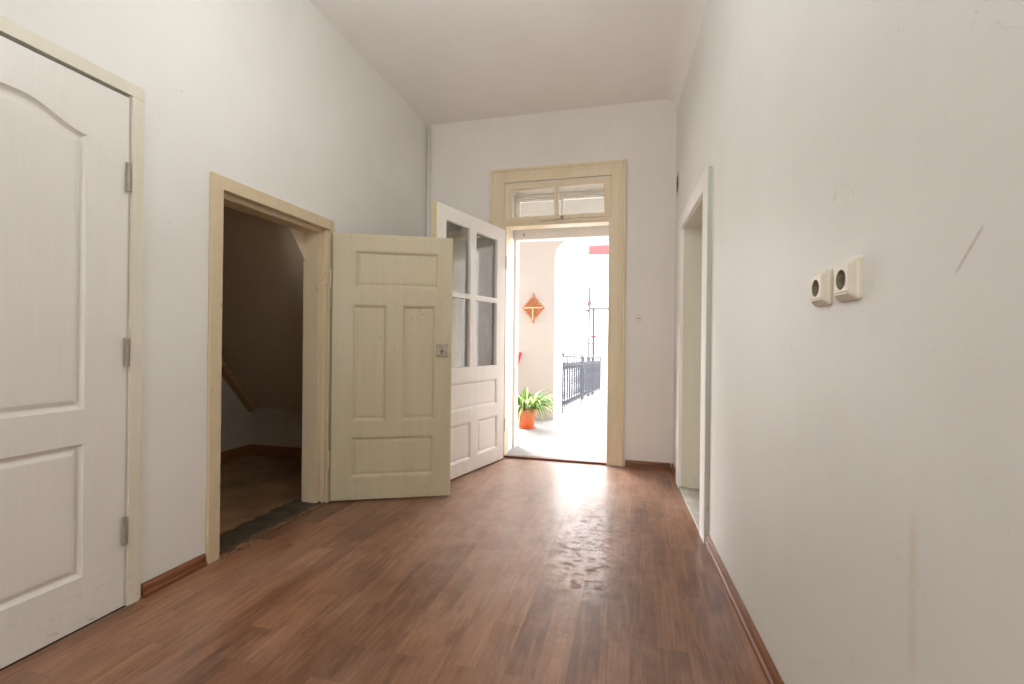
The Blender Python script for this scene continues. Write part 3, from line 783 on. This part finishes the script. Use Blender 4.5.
rnd = random.Random(11); mg, mw, md = MB(), MB(), MB()
for i in range(250):
    a = rnd.uniform(0, 2*math.pi); r0 = rnd.uniform(0, .06)
    ln = rnd.uniform(.22, .56)*(1.12 if math.cos(a) > .3 else .95); 
    leaf(mg if rnd.random() < .68 else mw, (r0*math.cos(a), r0*math.sin(a), .215), a, ln, rnd.uniform(.12, .30), rnd.uniform(.04, .36), rnd.uniform(.008, .015), rnd)
mg.build('foliage', M_leafg, pp, smooth=True, doubles=False)
tag(mw.build('pale_foliage', M_leafw, pp, smooth=True, doubles=False), 'cream striped leaves')
for k in range(5):
    leaf(md, (.07*math.cos(-1.6+.35*k), -.085, .24), -1.9+.3*k, .09+.02*k, .06, .20+.02*rnd.random(), .006, rnd)
tag(md.build('dry_leaf', M_dry, pp, smooth=True, doubles=False), 'withered straw coloured leaves hanging over the pot')

# woven diamond ornament: stepped blocks of straw with two crossing strips
dm = empty('wall_ornament', (-1.348, GY, 1.528)); tag(dm, 'diamond shaped orange woven ornament hanging on the cream pier', 'ornament')
mb = MB(); s = .029
for r_ in range(-7, 8):
    n_ = 6 - abs(r_) if abs(r_) < 7 else 0
    for q in range(-n_, n_+1, 1):
        if abs(r_) == 7 and q: continue
        cx, cz = q*s*.82, r_*s*.96
        dpt = -.040 if (q+r_) % 2 else -.026
        mb.box(cx-s*.34, cx+s*.34, dpt, 0, cz-s*.38, cz+s*.38)
    mb.box(-n_*s*.82, n_*s*.82, -.014, -.002, r_*s*.96-.006, r_*s*.96+.006)
mb.build('weave', M_wicker, dm, doubles=False)
mb = MB(); mb.box(-.13, .13, -.052, -.040, -.007, .011); mb.box(-.008, .008, -.050, -.040, -.16, -.007); tag(mb.build('strip', M_strip, dm), 'pale crossing strips')

# red pole leaning on the pier, its end visible beside the frame
mb = MB(); mb.tube([(-1.75, 6.30, -.008), (-1.515, GY-.035, .91)], [.026, .020], 12)
tag(mb.build('red_pole', M_redpole), 'red pole leaning against the cream pier behind the plant', 'pole')

# wrought iron railing
rl = empty('iron_railing', (-1.03, 7.16, -.02)); tag(rl, 'grey wrought iron railing with twisted bars along the gallery', 'railing')
RA, RBv = Vector((0, 0, .02)), Vector((.26, 4.74, -.12)); rdir = (RBv-RA)
def rp(t, h_): return RA + rdir*t + Vector((0, 0, h_*(1 if True else 1)))
mb = MB(); mb.box(-.02, .02, -.006, .006, 0, 1)
mb.bm.free(); mb = MB()
hh = .845
mb.tube([rp(0, hh), rp(1, hh)], .014, 8); mb.build('top_rail', M_iron, rl)
mb = MB(); mb.tube([rp(0, .10), rp(1, .10)], .009, 8); mb.build('bottom_rail', M_iron, rl)
mb = MB(); mb.tube([rp(0, hh-.14), rp(1, hh-.14)], .008, 8); mb.build('upper_rail', M_iron, rl)
for t in (0, .38, .70, 1):
    mb = MB(); p0 = rp(t, -.04); mb.box(p0.x-.011, p0.x+.011, p0.y-.011, p0.y+.011, p0.z, p0.z+hh+.045)
    mb.lathe([(.004, 0), (.02, .012), (.022, .03), (.012, .05), (.003, .075)], (p0.x, p0.y, p0.z+hh+.045), 12); mb.build('post', M_iron, rl)
# one baluster: twisted square bar, scroll at top and foot
def twisted(mb):
    n = 46; rings = []
    for i in range(n+1):
        z = .02 + (hh-.03)*i/n; a = max(0, min(1, (z-.17)/.46))*math.pi*7; w_ = .019 if .15 < z < .66 else .014
        rings.append([mb.bm.verts.new((w_*math.cos(a+math.pi/4+k*math.pi/2), w_*math.sin(a+math.pi/4+k*math.pi/2), z)) for k in range(4)])
    for r0, r1 in zip(rings, rings[1:]):
        for k in range(4): mb.bm.faces.new((r0[k], r0[(k+1) % 4], r1[(k+1) % 4], r1[k]))
    mb.bm.faces.new(rings[0]); mb.bm.faces.new(rings[-1])
def scroll(mb, z0, flip, side, r=.042):
    pts = []
    for i in range(26):
        a = i/25*math.pi*2.1; rr = r*(1-.62*i/25)
        pts.append((0, side*(r - rr*math.cos(a) + .012*0), z0 + flip*(rr*math.sin(a)*1.25)))
    mb.tube(pts, .0085, 6)
nb = 22; first = None
for i in range(nb):
    t = (i+.75)/(nb+.5)
    if min(abs(t-x) for x in (.38, .70)) < .012: t += .02
    if first is None:
        mb = MB(); twisted(mb); b0 = mb.build('baluster', M_iron, rl)
        s0 = []
        for sd in (-1, 1):
            for z_, fl_, r_ in ((hh-.15, -1, .05), (hh-.13, 1, .036), (.11, 1, .046)):
                mb = MB(); scroll(mb, z_, fl_, sd, r_); s0.append(mb.build('scroll', M_iron, b0, doubles=False))
        first = (b0, s0); b = b0
    else:
        b = first[0].copy(); link(b, rl)
        for q in first[1]: link(q.copy(), b)
    b.location = RA + rdir*t; b.rotation_euler = (0, 0, -math.atan2(rdir.x, rdir.y))

# courtyard beyond: white house, red roof, end pier, poles and wires
bd = empty('courtyard_house', (-1, 18, -4)); tag(bd, 'overexposed white house across the courtyard with a red roof edge', 'building')
mb = MB(); mb.box(-9, 7, 0, 5, 0, 8.25); mb.build('wall', M_white, bd)
rf = MB(); rf.prism([(-.45, 8.28), (-.45, 8.62), (2.5, 9.7), (2.5, 9.2)], [lambda a, b: (-.62, a, b), lambda a, b: (4.5, a, b)]); rf.build('roof_edge', M_redroof, bd)
mb = MB()
dn0 = None
for k in range(9):
    if dn0 is None:
        mb.box(-.07, .07, -.10, 0, 8.86, 8.95); dn0 = mb.build('dentil', M_wire, bd); q = dn0
    else: q = dn0.copy(); link(q, bd)
    q.location.x = -.48+.22*k
mb = MB(); mb.box(-.745, -.2, 13.0, 13.5, -.35, 1.12); mb.box(-.775, -.2, 12.96, 13.5, -.35, -.22); struct(mb.build('wall_gallery_end', M_pink))
# antenna mast with cross arm
an = empty('antenna_mast', (-1.21, 13.5, -.33)); tag(an, 'thin grey mast with a pinkish antenna head behind the railing', 'mast')
mb = MB(); mb.tube([(0, 0, -4), (0, 0, 2.95)], .030, 8); mb.build('pole', M_pole, an)
mb = MB(); mb.tube([(-.10, 0, 2.32), (.02, 0, 2.27)], .03, 8); mb.build('bracket', M_wire, an)
mb = MB()
for k in range(5): mb.tube([(-.07+.01*k, 0, 2.45+.035*k), (.09-.012*k, 0, 2.45+.04*k)], .018, 6)
mb.build('antenna_head', M_rust, an, doubles=False)
ds = empty('downpipe_post', (-1.045, 13, -.3)); tag(ds, 'rusty red post carrying a grey horizontal bar behind the railing', 'post')
mb = MB(); mb.tube([(0, 0, -4), (0, 0, 2.28)], .036, 10); mb.build('post', M_rust, ds)
mb = MB(); mb.tube([(-.12, 0, 2.28), (1.1, 0, 2.28)], .03, 8); mb.build('bar', M_pole, ds)
mb = MB(); mb.tube([(-.08, 0, 1.52), (.1, 0, 1.52)], .028, 8); mb.build('clamp', M_rust, ds)
for z0, z1, y, lab in ((2.687, 2.70, 18-.5, 'upper thin wire crossing the courtyard'), (2.30, 2.32, 17.0, 'middle thin wire crossing the courtyard below the mast head'), (1.05, 1.08, 17.3, 'lower thin wire crossing the courtyard at railing height')):
    mb = MB(); mb.tube([(-6 + 10*i/12, y, z0 + (z1-z0)*i/12 - .12*(1-((i-6)/6)**2)+.1) for i in range(13)], .022, 6)
    tag(mb.build('hanging_wire', M_wire), lab, 'wire', 'wires over the courtyard')
mb = MB(); mb.quad((-14, 7.1, -4), (10, 7.1, -4), (10, 30, -4), (-14, 30, -4)); mb.box(-14, 10, 7.1, 30, -4.2, -4.0); struct(mb.build('floor_courtyard', M_gal))

# ---------------------------------------------------------------- words for the setting
for nm, lab, cat in (
    ('floor', 'worn reddish brown laminate board floor of the hall', 'floor'),
    ('ceiling', 'pale plastered ceiling of the hall', 'ceiling'),
    ('trim_1', 'rounded plaster cove between ceiling and right wall', 'trim'),
    ('wall_left', 'white painted left wall with the closet opening', 'wall'),
    ('wall_light_stop', 'unseen box added behind the closed moulded door to block light', 'wall'),
    ('wall_far', 'white far wall around the bright doorway', 'wall'),
    ('wall_right', 'white right wall carrying the two sockets', 'wall'),
    ('wall_passage', 'greenish grey wall of the passage behind the right opening', 'wall'),
    ('floor_passage', 'grey stone floor inside the right opening', 'floor'),
    ('wall_back', 'white wall behind the camera with an added window', 'wall'),
    ('window_fill', 'unseen four-pane window added behind the camera for fill light', 'window'),
    ('wall_closet', 'dim plaster walls inside the closet', 'wall'),
    ('ceiling_closet', 'dark sloping underside of the stairs in the closet', 'ceiling'),
    ('floor_closet', 'worn brown floor inside the dark closet', 'floor'),
    ('baseboard_closet_back', 'brown skirting along the closet back wall', 'baseboard'),
    ('baseboard_closet_side', 'brown skirting along the closet low side wall', 'baseboard'),
    ('trim_4', 'slanting wooden batten along the closet slope', 'trim'),
    ('trim_5', 'dark rotten sill at the closet threshold', 'trim'),
    ('baseboard_left', 'short brown skirting between closed door and closet frame', 'baseboard'),
    ('baseboard_far', 'brown skirting on the far wall right of the doorway', 'baseboard'),
    ('baseboard_right', 'long brown skirting along the right wall near the camera', 'baseboard'),
    ('baseboard_right_2', 'short brown skirting in the far right corner', 'baseboard'),
    ('trim_6', 'narrow pale casing around the closed moulded door', 'trim'),
    ('shade_strip', 'dark strip painted as shade in the gap under the closed moulded door', 'trim'),
    ('trim_7', 'cream wooden frame around the closet opening', 'trim'),
    ('trim_8', 'ochre cream moulded casing around the bright far doorway', 'trim'),
    ('window_1', 'two-pane transom window above the bright doorway', 'window'),
    ('trim_9', 'white outer frame in the far doorway', 'trim'),
    ('window_2', 'white outer transom sash behind the inner transom window', 'window'),
    ('trim_10', 'dark wooden threshold of the far doorway', 'trim'),
    ('trim_11', 'pale sill slab outside the far doorway', 'trim'),
    ('trim_12', 'white casing around the right wall opening', 'trim'),
    ('trim_13', 'grey green near edge of the right opening casing', 'trim'),
    ('trim_14', 'greenish lining of the deep right opening', 'trim'),
    ('trim_15', 'grey stone threshold strip of the right opening', 'trim'),
    ('trim_16', 'thin white pipe in the far left corner', 'pipe'),
    ('floor_gallery', 'pale concrete floor of the gallery outside', 'floor'),
    ('wall_gallery', 'cream gallery pier with arched passage outside the doorway', 'wall'),
    ('wall_gallery_baffles', 'unseen end walls added to shape light in the gallery', 'wall'),
    ('ceiling_gallery', 'white ceiling over the gallery outside', 'ceiling'),
    ('wall_facade', 'unseen house facade facing the gallery, darkened to cut bounced light', 'wall'),
    ('wall_gallery_end', 'pinkish wall end behind the far end of the railing', 'wall'),
    ('floor_courtyard', 'pale ground of the courtyard below the gallery', 'floor')):
    o = bpy.data.objects.get(nm)
    if o: tag(o, lab, cat)

# ---------------------------------------------------------------- light
wd = bpy.data.worlds.new('sky'); sc.world = wd; wd.use_nodes = True
bg = wd.node_tree.nodes['Background']; bg.inputs['Color'].default_value = (1.0, .985, .985, 1); bg.inputs['Strength'].default_value = 5.2
def area(name, loc, target, sx, sy, energy, color=(1,1,1), portal=False):
    l = bpy.data.lights.new(name, 'AREA'); l.shape = 'RECTANGLE'; l.size = sx; l.size_y = sy; l.energy = energy; l.color = color
    o = bpy.data.objects.new(name, l); link(o); o.location = loc
    o.rotation_euler = (Vector(target)-Vector(loc)).to_track_quat('-Z', 'Y').to_euler()
    if portal: l.cycles.is_portal = True
    return o
area('doorway_portal', (-.669, YF+FT+.01, 1.05), (-.669, 0, 1.05), .96, 2.1, 1, portal=True)
area('transom_portal', (-.669, YF+FT+.01, 2.3), (-.669, 0, 2.3), .96, .34, 1, portal=True)
area('fill_window_portal', (-.65, YB-.31, 1.85), (-.65, 0, 1.85), 1.4, 1.8, 1, portal=True)

sl = bpy.data.lights.new('hazy_sun', 'SUN'); sl.energy = 10.0; sl.angle = math.radians(34); sl.color = (1, .975, .985)
so = bpy.data.objects.new('hazy_sun', sl); link(so)
so.rotation_euler = Vector((.62, -.56, -.46)).to_track_quat('-Z', 'Y').to_euler(); so.location = (-4, 9, 6)

# unseen globe lamp added under the ceiling as fill light
lp = empty('added_fill_lamp', (-.74, 1.55, ZC)); tag(lp, 'unseen white globe fill lamp added above the hall', 'lamp')
m, nt, bs = mat('fill_globe_glow'); bs.inputs['Base Color'].default_value = (.9, .9, .9, 1)
bs.inputs['Emission Color'].default_value = (.96, 1.0, 1.0, 1); bs.inputs['Emission Strength'].default_value = 21
mb = MB(); mb.lathe([(.004, -.70), (.06, -.682), (.103, -.64), (.12, -.58), (.103, -.52), (.06, -.478), (.045, -.47)], (0,0,0), 32); mb.build('fill_globe', m, lp, smooth=True)
mb = MB(); mb.lathe([(.046, -.475), (.046, -.44), (.008, -.43), (.008, -.03), (.05, -.018), (.05, 0)], (0,0,0), 24); mb.build('fill_lamp_stem', M_socket, lp)

# ---------------------------------------------------------------- camera
cam = bpy.data.cameras.new('camera'); cam.sensor_width = 36; cam.lens = 473.0/1024*36; cam.clip_start = .02; cam.clip_end = 200
co = bpy.data.objects.new('camera', cam); link(co)
yaw, pitch, roll = .2505, .0005, .0109
cy, sy = math.cos(yaw), math.sin(yaw)
F = Vector((-sy*math.cos(pitch), cy*math.cos(pitch), math.sin(pitch))); Rt = Vector((cy, sy, 0)); U = Rt.cross(F)
Rr = Rt*math.cos(roll) + U*math.sin(roll); Ur = -Rt*math.sin(roll) + U*math.cos(roll)
co.matrix_world = Matrix(((Rr.x, Ur.x, -F.x, 0), (Rr.y, Ur.y, -F.y, 0), (Rr.z, Ur.z, -F.z, H), (0, 0, 0, 1)))
sc.camera = co
sc.view_settings.view_transform = 'Standard'; sc.view_settings.look = 'None'; sc.view_settings.exposure = 0.95; sc.view_settings.gamma = 1.0
sc.view_settings.use_curve_mapping = False
sc.cycles.use_denoising = True
sc.cycles.max_bounces = 16; sc.cycles.diffuse_bounces = 8; sc.cycles.transparent_max_bounces = 16
